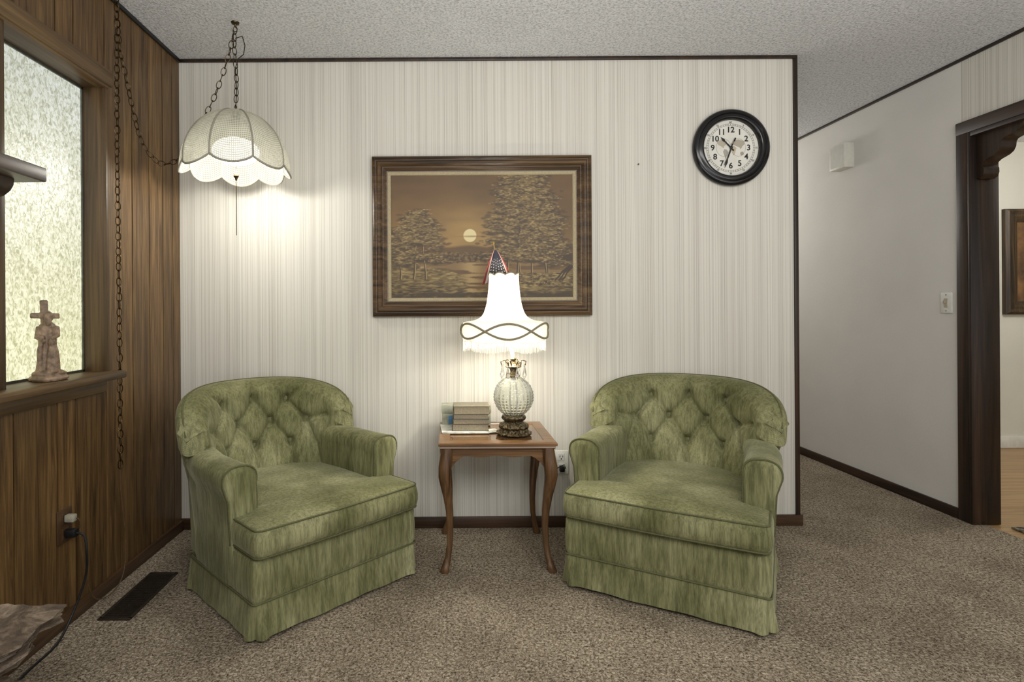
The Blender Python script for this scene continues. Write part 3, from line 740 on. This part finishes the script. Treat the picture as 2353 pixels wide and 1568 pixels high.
me.materials.append(colmat('oil_paint',.5,.3)); co_=bpy.data.objects.new('canvas',me); bpy.context.collection.objects.link(co_); co_.parent=E
TM=lambda x,y,z,r=0: Matrix.Translation((x,y,z))@Matrix.Rotation(pi/2,4,'X')@Matrix.Rotation(r,4,'Z')
MB().text('COLE',.022,TM(.315,-.0118,-.235,.05)).build('signature',simple('signature_paint',(40,26,12),.5,bump=0),parent=co_,smooth=False)
# ================================================================== CLOCK
E=empty('wall_clock',(1.419,0,1.895),'round black wall clock with old world map dial','clock')
CM=Matrix.Rotation(pi/2,4,'X')
m=MB(); m.lathe([(.175,0),(.190,.006),(.192,.018),(.188,.028),(.178,.034),(.171,.035),(.167,.031),(.163,.033),(.153,.038),(.146,.036),(.141,.028),(.139,.018),(.139,.010)],96,M=CM); m.build('clock_rim',BLACK,parent=E,ang=50)
m=MB(); m.lathe([(.0005,.011),(.141,.011)],72,M=CM); m.build('clock_dial',simple('clock_paper',(216,214,204),.5,bump=0,var=.04,scale=15),parent=E,fixn=False)
m=MB()
for k in range(1,13):
    a=2*pi*k/12; m.text(str(k),.040,TM(.090*math.sin(a),-.0118,.090*math.cos(a)),bold=.0008)
    m.text(str(k*5),.0125,TM(.1285*math.sin(a),-.0118,.1285*math.cos(a)))
for k in range(60):
    a=2*pi*k/60; M=Matrix.Rotation(a,4,'Y'); m.box(-.0007,.0007,-.0122,-.0116,.114,.120,M=M)
for r in (.113,.121):
    m.tube([(r*math.sin(2*pi*j/72),-.0116,r*math.cos(2*pi*j/72)) for j in range(72)],.0005,4,True)
m.build('numerals',BLACKM,parent=E,smooth=False)
conts=[[(-.072,.03),(-.05,.042),(-.03,.036),(-.018,.04),(-.022,.022),(-.034,.012),(-.036,.002),(-.05,.012),(-.064,.018)],
[(-.034,-.002),(-.02,-.004),(-.012,-.018),(-.022,-.034),(-.027,-.05),(-.034,-.03),(-.04,-.014)],
[(.002,.012),(.018,.014),(.030,.004),(.026,-.012),(.02,-.03),(.012,-.03),(.008,-.012),(-.002,.0)],
[(.002,.022),(.012,.038),(.04,.044),(.07,.036),(.074,.022),(.062,.012),(.054,-.002),(.044,.008),(.03,.012),(.018,.018)],
[(.052,-.016),(.066,-.014),(.07,-.026),(.058,-.034),(.05,-.026)]]
m=MB()
cc=[(176,168,150),(160,156,144),(186,172,148),(168,160,144),(156,148,134)]
for c,k in zip(conts,cc): m.poly([(x*.95,z*1.05-.004) for x,z in c],'Y',-.0116,-.0112,col=lin(k))
for cx in (-.035,.038): m.tube([(cx+.037*math.sin(2*pi*j/40),-.0116,.002+.044*math.cos(2*pi*j/40)) for j in range(40)],.0005,4,True,col=lin((130,126,116)))
m.build('dial_map',colmat('map_ink',.6),parent=E,smooth=False)
def hand(nm,ang,ln,w,y,tail=.02):
    M=Matrix.Rotation(math.radians(ang),4,'Y')
    pts=[(-w*.5,-tail),(w*.5,-tail),(w*.4,0),(w*.55,ln*.25),(w*.3,ln*.55),(w*.9,ln*.72),(0,ln),(-w*.9,ln*.72),(-w*.3,ln*.55),(-w*.55,ln*.25),(-w*.4,0)]
    mm=MB(); mm.poly(pts,'Y',y-.001,y,M=M); return mm.build(nm,BLACKM,parent=E,smooth=False)
hand('hour_hand',316.5,.074,.007,-.015); hand('minute_hand',198,.108,.006,-.018); 
m=MB(); M=Matrix.Rotation(math.radians(203),4,'Y'); m.box(-.0010,.0010,-.0215,-.0205,-.05,.095,M=M); m.box(-.0035,.0035,-.0215,-.0205,-.052,-.034,M=M); m.lathe([(.0005,.012),(.006,.012),(.006,.022),(.0005,.023)],16,M=CM); m.build('second_hand',BLACKM,parent=E,smooth=False)
# nail
m=MB(); m.lathe([(.0005,.008),(.004,.008),(.004,.005),(.0015,.004),(.0015,-.004)],10,M=CM,cap1=True); tag(m.build('nail',GREYT,loc=(.959,0,1.818)),'small bare nail in the wallpaper','nail')
# ================================================================== HANGING LAMP
HX,HY=-.925,-.36
E=empty('hanging_lamp',(HX,HY,H),'lit swag lamp with woven cane scalloped dome shade on chain','hanging lamp')
def rel(p): return (p[0]-HX,p[1]-HY,p[2]-H)
def chain(m,pts,ll=.036,lw=.010,wr=.0019):
    P=[Vector(p) for p in pts]
    S=[]
    for i in range(len(P)-1):
        p0=P[max(i-1,0)];p1=P[i];p2=P[i+1];p3=P[min(i+2,len(P)-1)]
        for k in range(20):
            t=k/20; S.append(.5*((2*p1)+(p2-p0)*t+(2*p0-5*p1+4*p2-p3)*t*t+(3*p1-p0-3*p2+p3)*t**3))
    S.append(P[-1]); step=ll-2.6*wr*1.2; cur=0; pos=[S[0]]
    for a,b in zip(S,S[1:]):
        d=(b-a).length
        while cur+d>=step:
            f=(step-cur)/d; a=a+(b-a)*f; pos.append(a.copy()); d=(b-a).length; cur=0
        cur+=d
    for i,(a,b) in enumerate(zip(pos,pos[1:])):
        c=(a+b)/2; t=(b-a).normalized(); up=Vector((0,1,0)) if abs(t.y)<.9 else Vector((1,0,0))
        x=t.cross(up).normalized(); y=t.cross(x); s=x if i%2==0 else y
        ang=.5+random.uniform(-.3,.3); s=(s*math.cos(ang)+t.cross(s)*math.sin(ang))
        loop=[c+t*(ll/2*math.cos(q))*1+s*(lw*math.sin(q)*(1.0)) for q in [2*pi*k/14 for k in range(14)]]
        m.tube(loop,wr,5,True)
    return m
sw=[(-1.302,-.6,2.34),(-1.301,-.6,2.275),(-1.297,-.59,2.142),(-1.280,-.57,2.012),(-1.255,-.53,1.816),(-1.227,-.50,1.744),(-1.199,-.45,1.715),(-1.159,-.38,1.763),(-1.124,-.33,1.877),(-1.046,-.33,2.012),(-.985,-.35,2.138),(-.946,-.36,2.247),(-.93,-.36,2.335)]
chain(MB(),[rel(p) for p in sw]).build('swag_chain',GREYT,parent=E)
chain(MB(),[rel(p) for p in [(-1.302,-.598,2.34),(-1.304,-.598,1.7),(-1.300,-.598,1.0),(-1.300,-.598,.47)]]).build('hanging_chain',GREYT,parent=E)
chain(MB(),[(0,0,-.02),(-.004,0,-.12),(.004,0,-.25),(0,0,-.375)]).build('support_chain',GREYT,parent=E)
for (x,y) in ((0,0),rel((-1.302,-.6,0))[:2]):
    m=MB()
    m.lathe([(.001,0),(.018,0),(.016,-.006),(.006,-.010),(.003,-.02)],20,M=Matrix.Translation((x,y,0)))
    m.tube([(x,y,-.01),(x+.0,y,-.02),(x+.009,y,-.028),(x+.006,y,-.04),(x-.004,y,-.042),(x-.009,y,-.034)],.0022,6)
    m.build('ceiling_hook',GREYT,parent=E)
m=MB(); m.tube([(.0,0,-.07),(.03,.0,-.06),(.042,0,-.10),(.036,0,-.14),(.012,0,-.16),(0,0,-.2),(.004,0,-.3),(0,0,-.38)],.0022,6); m.build('lamp_cord',BLACKM,parent=E)
# shade
ZT=1.968-H; HS=.240; RS=.230; NP=8
def sp(a,t):
    ph=t*pi/2; r=RS*(math.sin(ph)**.92)*(1-.01*ss(.8,1,t)); 
    k=((a+pi/2+.12)*NP/(2*pi))%1; w=abs(math.sin(pi*k))    # 0 at ribs
    r*= .950+.060*w
    z=ZT-HS*(1-math.cos(ph))**.95-.036*w**.8*ss(.35,1,t)
    return (max(r,.018)*math.cos(a),max(r,.018)*math.sin(a),z)
na,nt=256,48
vs=[];fs=[];uv=[]
for i in range(na+1):
    for j in range(nt+1):
        a=2*pi*i/na; t=.06+.94*j/nt; vs.append(sp(a,t)); uv.append((i/na*pi*176,t*pi*42))
for i in range(na):
    for j in range(nt): fs.append((i*(nt+1)+j,(i+1)*(nt+1)+j,(i+1)*(nt+1)+j+1,i*(nt+1)+j+1))
me=bpy.data.meshes.new('shade'); me.from_pydata(vs,[],fs); me.materials.append(CANE)
ul=me.uv_layers.new(name='UVMap')
for lp in me.loops: ul.data[lp.index].uv=uv[lp.vertex_index]
me.polygons.foreach_set('use_smooth',[True]*len(me.polygons))
hs=bpy.data.objects.new('cane_shade',me); bpy.context.collection.objects.link(hs); hs.parent=E
m=MB(); m.tube([sp(2*pi*j/192,1) for j in range(192)],.0045,6,True)
for k in range(NP):
    a=-pi/2-.12+2*pi*k/NP; m.tube([sp(a,.06+.94*j/20) for j in range(21)],.0040,6)
m.tube([sp(2*pi*j/48,.06) for j in range(48)],.004,6,True)
m.build('shade_trim',CORDD,parent=hs)
m=MB(); m.lathe([(.003,.03),(.006,.02),(.004,.012),(.02,.006),(.024,0),(.02,-.005),(.012,-.03),(.02,-.035),(.02,-.06),(.010,-.065)],20,M=Matrix.Translation((0,0,ZT)),cap0=True,cap1=True); m.build('socket',GREYT,parent=E)
m=MB(); m.sphere((0,0,ZT-.175),(.098,.098,.058),32,16); m.build('frosted_diffuser',GLOBEB,parent=E)
m=MB(); z0=1.684-H
m.tube([(0,0,ZT-.225),(0,0,z0)],.0012,5)
m.lathe([(.001,.012),(.010,.008),(.012,0),(.006,-.008),(.004,-.016),(.001,-.02)],12,M=Matrix.Translation((0,0,z0)))
zc=z0-.02
while zc>1.425-H: m.sphere((0,0,zc),.0021,6,4); zc-=.0040
m.build('pull_chain',GREYT,parent=E)
light('swag_light_low','POINT',(HX,HY,1.715),11,WARM,.05)
# ================================================================== FIGURINE
m=MB()
m.lathe([(.001,0),(.050,0),(.054,.008),(.046,.018),(.048,.026),(.036,.034),(.001,.036)],20,mod=lambda a,z:1+.12*math.sin(a*3+z*60)+.06*math.sin(a*7))
m.lathe([(.001,.02),(.040,.03),(.034,.07),(.030,.11),(.030,.135),(.033,.155),(.026,.172),(.012,.182),(.010,.19)],24,mod=lambda a,z:1+.12*math.sin(a*6+z*12),M=Matrix.Diagonal((.78,.75,1.08,1)))
m.sphere((.004,-.012,.212),(.014,.016,.019)); m.sphere((.004,-.02,.198),(.010,.010,.016))
m.lathe([(.001,.02),(.020,.03),(.018,.07),(.015,.10),(.011,.115),(.008,.12)],16,M=Matrix.Translation((.016,-.024,.0)),mod=lambda a,z:1+.1*math.sin(a*5+1))
m.sphere((.014,-.028,.128),(.011,.011,.014))
m.tube([(.024,-.004,.178),(.028,-.02,.150),(.012,-.036,.138)],[.010,.009,.006],8); m.tube([(-.022,-.004,.178),(-.026,-.02,.145),(-.004,-.036,.130)],[.010,.009,.006],8)
m.tube([(-.018,-.02,.03),(-.020,-.026,.10),(-.010,-.026,.15)],[.009,.008,.006],8)
m.box(-.014,.008,.008,.024,.02,.268,.003,M=Matrix.Rotation(-.03,4,'Y')); m.box(-.054,.026,.006,.024,.206,.224,.003,M=Matrix.Rotation(.03,4,'Y'))
fg=m.build('figurine',simple('carved_wood_pale',(118,99,80),.55,scale=60,var=.3,bump=.4,bd=.002),loc=(-1.335,-.945,WZ0+.007),rot=(0,0,.55))
rm=fg.modifiers.new('r','REMESH'); rm.mode='VOXEL'; rm.voxel_size=.0024; rm.use_smooth_shade=True
tag(fg,'carved wooden religious figurine with cross standing on the window sill','figurine')
# ================================================================== MANTEL + HEARTH
E=empty('mantel_shelf',(XL,-1.85,1.47),'dark wood mantel shelf with rounded corbel on the panelled wall','mantel shelf')
m=MB(); m.box(0,.300,-.60,.505,-.037,0,.004); m.build('shelf_board',DKWOODY,parent=E)
cp=[(0,-.037),(.245,-.037),(.243,-.052),(.235,-.066),(.220,-.078),(.200,-.086),(.17,-.090),(.14,-.092),(.10,-.104),(.06,-.13),(.03,-.16),(0,-.17)]
m=MB(); m.poly(cp,'Y',.37,.465); m.build('corbel',DKWOOD,parent=E,ang=40)
def rock(nm,x0,x1,y0,y1,z0,z1,amp,E,mat,seed):
    bm=bmesh.new(); bmesh.ops.create_cube(bm,size=1); bmesh.ops.subdivide_edges(bm,edges=bm.edges,cuts=30,use_grid_fill=True)
    for v in bm.verts:
        p=Vector(((x0+x1)/2+v.co.x*(x1-x0),(y0+y1)/2+v.co.y*(y1-y0),(z0+z1)/2+v.co.z*(z1-z0)))
        n=noise.turbulence_vector(Vector((p.x*7,p.y*7,p.z*30))+Vector((seed,0,0)),4,False)
        q=p+Vector((n.x*amp,n.y*amp,n.z*amp*.14))
        q.x=max(q.x,0.001); q.z=max(q.z,.001); v.co=q
    me=bpy.data.meshes.new(nm); bm.to_mesh(me); bm.free(); me.materials.append(mat)
    me.polygons.foreach_set('use_smooth',[True]*len(me.polygons)); me.set_sharp_from_angle(angle=math.radians(28))
    o=bpy.data.objects.new(nm,me); bpy.context.collection.objects.link(o); o.parent=E; return o
t=NT('hearth_stone'); n=t.noise(9,t.mapping((1,1,5)),6,.7,1.2); n2=t.noise(60,t.mapping((1,1,1)),3)
t.set(Base_Color=t.mix(.4,t.ramp(n,[(.3,(48,40,33)),(.48,(98,84,70)),(.62,(142,126,108)),(.75,(186,174,158))]),t.ramp(n2,[(.3,(110,110,110)),(.6,(255,255,255))]),'MULTIPLY'),Roughness=.65); t.bump(n,.6,.01)
ROCK=t.m
E=empty('stone_hearth',(XL+.001,-1.395,0),'rough stone fireplace hearth with thick flagstone top','hearth')
rock('flagstone',-.0,.365,-.85,-.0,.315,.355,.045,E,ROCK,3)
rock('flagstone',-.0,.325,-.85,-.02,.272,.314,.045,E,ROCK,17)
rock('stone_base',-.0,.285,-.85,-.05,.012,.27,.05,E,ROCK,11)
# ================================================================== SMALL FITTINGS
m=MB(); 
for (a,b,c,d) in ((-.058,.058,-.177,-.163),(-.058,.058,.163,.177),(-.058,-.047,-.17,.17),(.047,.058,-.17,.17)): m.box(a,b,c,d,0,.006,.001)
m.box(-.05,.05,-.17,.17,0,.001,m=1)  # black sheet stands in for the shade below the slats
for k in range(24):
    y=-.157+k*.0137; m.box(-.047,.047,y-.0026,y+.0026,.001,.005,M=None)
m.box(-.002,.002,-.165,.165,.001,.0055)
tag(m.build('floor_vent',[simple('dark_vent_metal',(46,40,32),.4,.2,bump=0),simple('vent_shade_sheet',(3,3,3),.9,bump=0)],loc=(-1.192,-.651,.0)),'dark metal floor register set into the carpet','floor vent')
def outlet(nm,loc,rz,label,plug=False,pc=WHITEP):
    E=empty(nm,loc,label,'outlet',rz)
    m=MB(); m.box(-.036,.036,-.006,0,-.058,.058,.002); m.build('cover_plate',pc,parent=E)
    for z in (.026,-.026):
        m=MB(); m.box(-.017,.017,-.008,-.004,z-.019,z+.019,.003)
        for x in (-.007,.007): m.box(x-.0015,x+.0015,-.0085,-.006,z-.002,z+.008,m=1)
        m.box(-.003,.003,-.0085,-.006,z-.012,z-.006,m=1)
        m.build('socket',[pc,BLACKM],parent=E,smooth=False)
    return E
outlet('electrical_outlet',(.562,0,.325),0,'ivory double outlet on the wallpaper with a lamp plug')
outlet('electrical_outlet.001',(XL,-.86,.35),pi/2,'brown double outlet on the wood panelling with cords plugged in',pc=simple('brown_plate',(74,54,36),.4))
# lamp cord in back outlet
E=empty('lamp_power_cord',(.562,-.02,.297),'brown lamp cord plugged into the wallpaper outlet','power cord')
m=MB(); m.box(-.012,.012,-.016,.0105,-.014,.014,.004); m.build('plug',BLACKM,parent=E)
m=MB(); m.tube([(0,-.012,0),(.012,-.03,.01),(.005,-.035,.03),(-.03,-.03,.01),(-.06,-.01,-.03),(-.08,.0,.0),(-.10,.005,.10),(-.115,.005,.18),(-.12,.0,.20)],.0025,6); m.build('cord',BLACKM,parent=E)
E=empty('black_power_cord',(XL+.012,-.86,.325),'black cord plugged into the panelled wall outlet trailing onto carpet','power cord')
m=MB(); m.box(-.003,.035,-.013,.013,-.014,.014,.005); m.build('plug',BLACKM,parent=E)
def smooth_pts(P,n=12):
    P=[Vector(p) for p in P]; S=[]
    for i in range(len(P)-1):
        p0=P[max(i-1,0)];p1=P[i];p2=P[i+1];p3=P[min(i+2,len(P)-1)]
        for k in range(n):
            t=k/n; S.append(.5*((2*p1)+(p2-p0)*t+(2*p0-5*p1+4*p2-p3)*t*t+(3*p1-p0-3*p2+p3)*t**3))
    S.append(P[-1]); return S
m=MB(); m.tube(smooth_pts([(.03,0,0),(.06,.0,-.01),(.075,-.01,-.06),(.07,-.01,-.15),(.05,-.05,-.26),(.045,-.12,-.318),(.05,-.25,-.320),(.06,-.36,-.320),(.03,-.46,-.320)]),.004,8); m.build('cord',BLACKM,parent=E)
E=empty('white_plug_cord',(XL+.012,-.86,.377),'pale plug with thin brown swag lamp cord beside the panelling','power cord')
m=MB(); m.box(-.003,.03,-.012,.012,-.013,.013,.005); m.build('plug',simple('ivory_plug',(150,146,132),.4,bump=0),parent=E)
m=MB(); m.tube(smooth_pts([(.028,0,0),(.035,.02,-.03),(.03,.05,-.2),(.03,.10,-.33),(.03,.20,-.366),(.03,.28,-.33),(.03,.30,-.20),(.03,.27,-.0),(.032,.262,.10)]),.002,6); m.build('cord',simple('brown_cord',(92,70,48),.5),parent=E)
# chime, switch
E=empty('door_chime',(XR,.866,2.08),'beige door chime box high on the white wall','door chime')
m=MB(); m.box(-.065,.003,-.07,.07,-.08,.08,.004); m.build('chime_cover',simple('chime_beige',(214,212,200),.5,bump=0,var=.02),parent=E)
m=MB(); m.box(-.0665,-.064,-.058,.058,-.066,.066,.001); m.build('chime_grille',simple('chime_grille',(200,199,188),.5,bump=0,var=.02),parent=E,smooth=False)
E=empty('light_switch',(XR,.132,1.113),'ivory dimmer switch plate on the white wall','light switch')
m=MB(); m.box(-.007,0,-.033,.033,-.054,.054,.002); m.build('switch_plate',WHITEP,parent=E)
m=MB(); m.box(-.011,-.006,-.010,.010,-.024,.024,.002); m.box(-.02,-.009,-.005,.005,-.002,.012,.002); m.build('switch_toggle',simple('switch_tan',(170,160,140),.4,bump=0),parent=E)
for z in (-.042,.042):
    m=MB(); m.sphere((-.0072,0,z),(.002,.003,.003),8,6)
    m.build('screw',GREYT,parent=E)
# far room picture and mat
E=empty('framed_picture',(4.62,1.5,1.435),'dark gilt framed picture on the cream wall of the next room','picture')
m=MB(); ring(m,.345,.405,[(0,0),(0,.03),(.02,.045),(.04,.035),(.06,.04),(.085,.025),(.10,.02),(.10,0)],M=RX); m.build('frame',wood('dark_gilt',(30,22,12),(66,48,26),(104,80,48),'Z',.4,1.5),parent=E,ang=20)
m=MB(); m.box(-.25,.25,-.012,-.004,-.31,.31); m.build('picture_art',simple('sepia_art',(100,72,44),.5,scale=8,var=.4),parent=E,smooth=False)
m=MB(); m.box(-.30,.30,-.40,.0,0,.008,.003)
t=NT('mat_weave'); n=t.noise(30,t.mapping((1,1,1)),3,.6); t.set(Base_Color=t.ramp(n,[(.4,(60,54,48)),(.5,(150,146,132)),(.6,(92,84,70))]),Roughness=.95)
tag(m.build('floor_mat',t.m,loc=(3.06,-.06,0.0)),'grey patterned mat on the wood floor past the opening','floor mat')
# ================================================================== LIGHT
w=bpy.data.worlds.new('World'); SC.world=w; w.use_nodes=True
bg=w.node_tree.nodes['Background']; bg.inputs[0].default_value=(1,.99,.97,1); bg.inputs[1].default_value=.76
light('room_fill','AREA',(.6,-3.3,2.1),54,(1,.985,.955),rot=(math.radians(62),0,0),size=(3.0,.8))
light('ceiling_bounce','AREA',(.8,-2.4,.7),36,(.99,.99,1),rot=(pi,0,0),size=(3.4,1.5))
light('hall_fill','POINT',(2.15,2.2,2.0),18,(1,.975,.93),.15)  # unseen lamp added to brighten the hall walls
light('kitchen_fill','POINT',(4.0,.2,2.0),34,(1,.97,.9),.15)  # no fixture modelled; lamp added to light the next room
# ================================================================== CAMERA
cam=bpy.data.cameras.new('camera'); co=bpy.data.objects.new('camera',cam); bpy.context.collection.objects.link(co)
cam.sensor_width=36; cam.lens=1280/2353*36; cam.shift_x=146.5/2353; cam.shift_y=-72/2353; cam.clip_start=.02
co.matrix_world=Matrix.Translation((0,-2.8,1.094))@Matrix.Rotation(pi/2,4,'X')@Matrix.Rotation(-.0065,4,'Z')
SC.camera=co
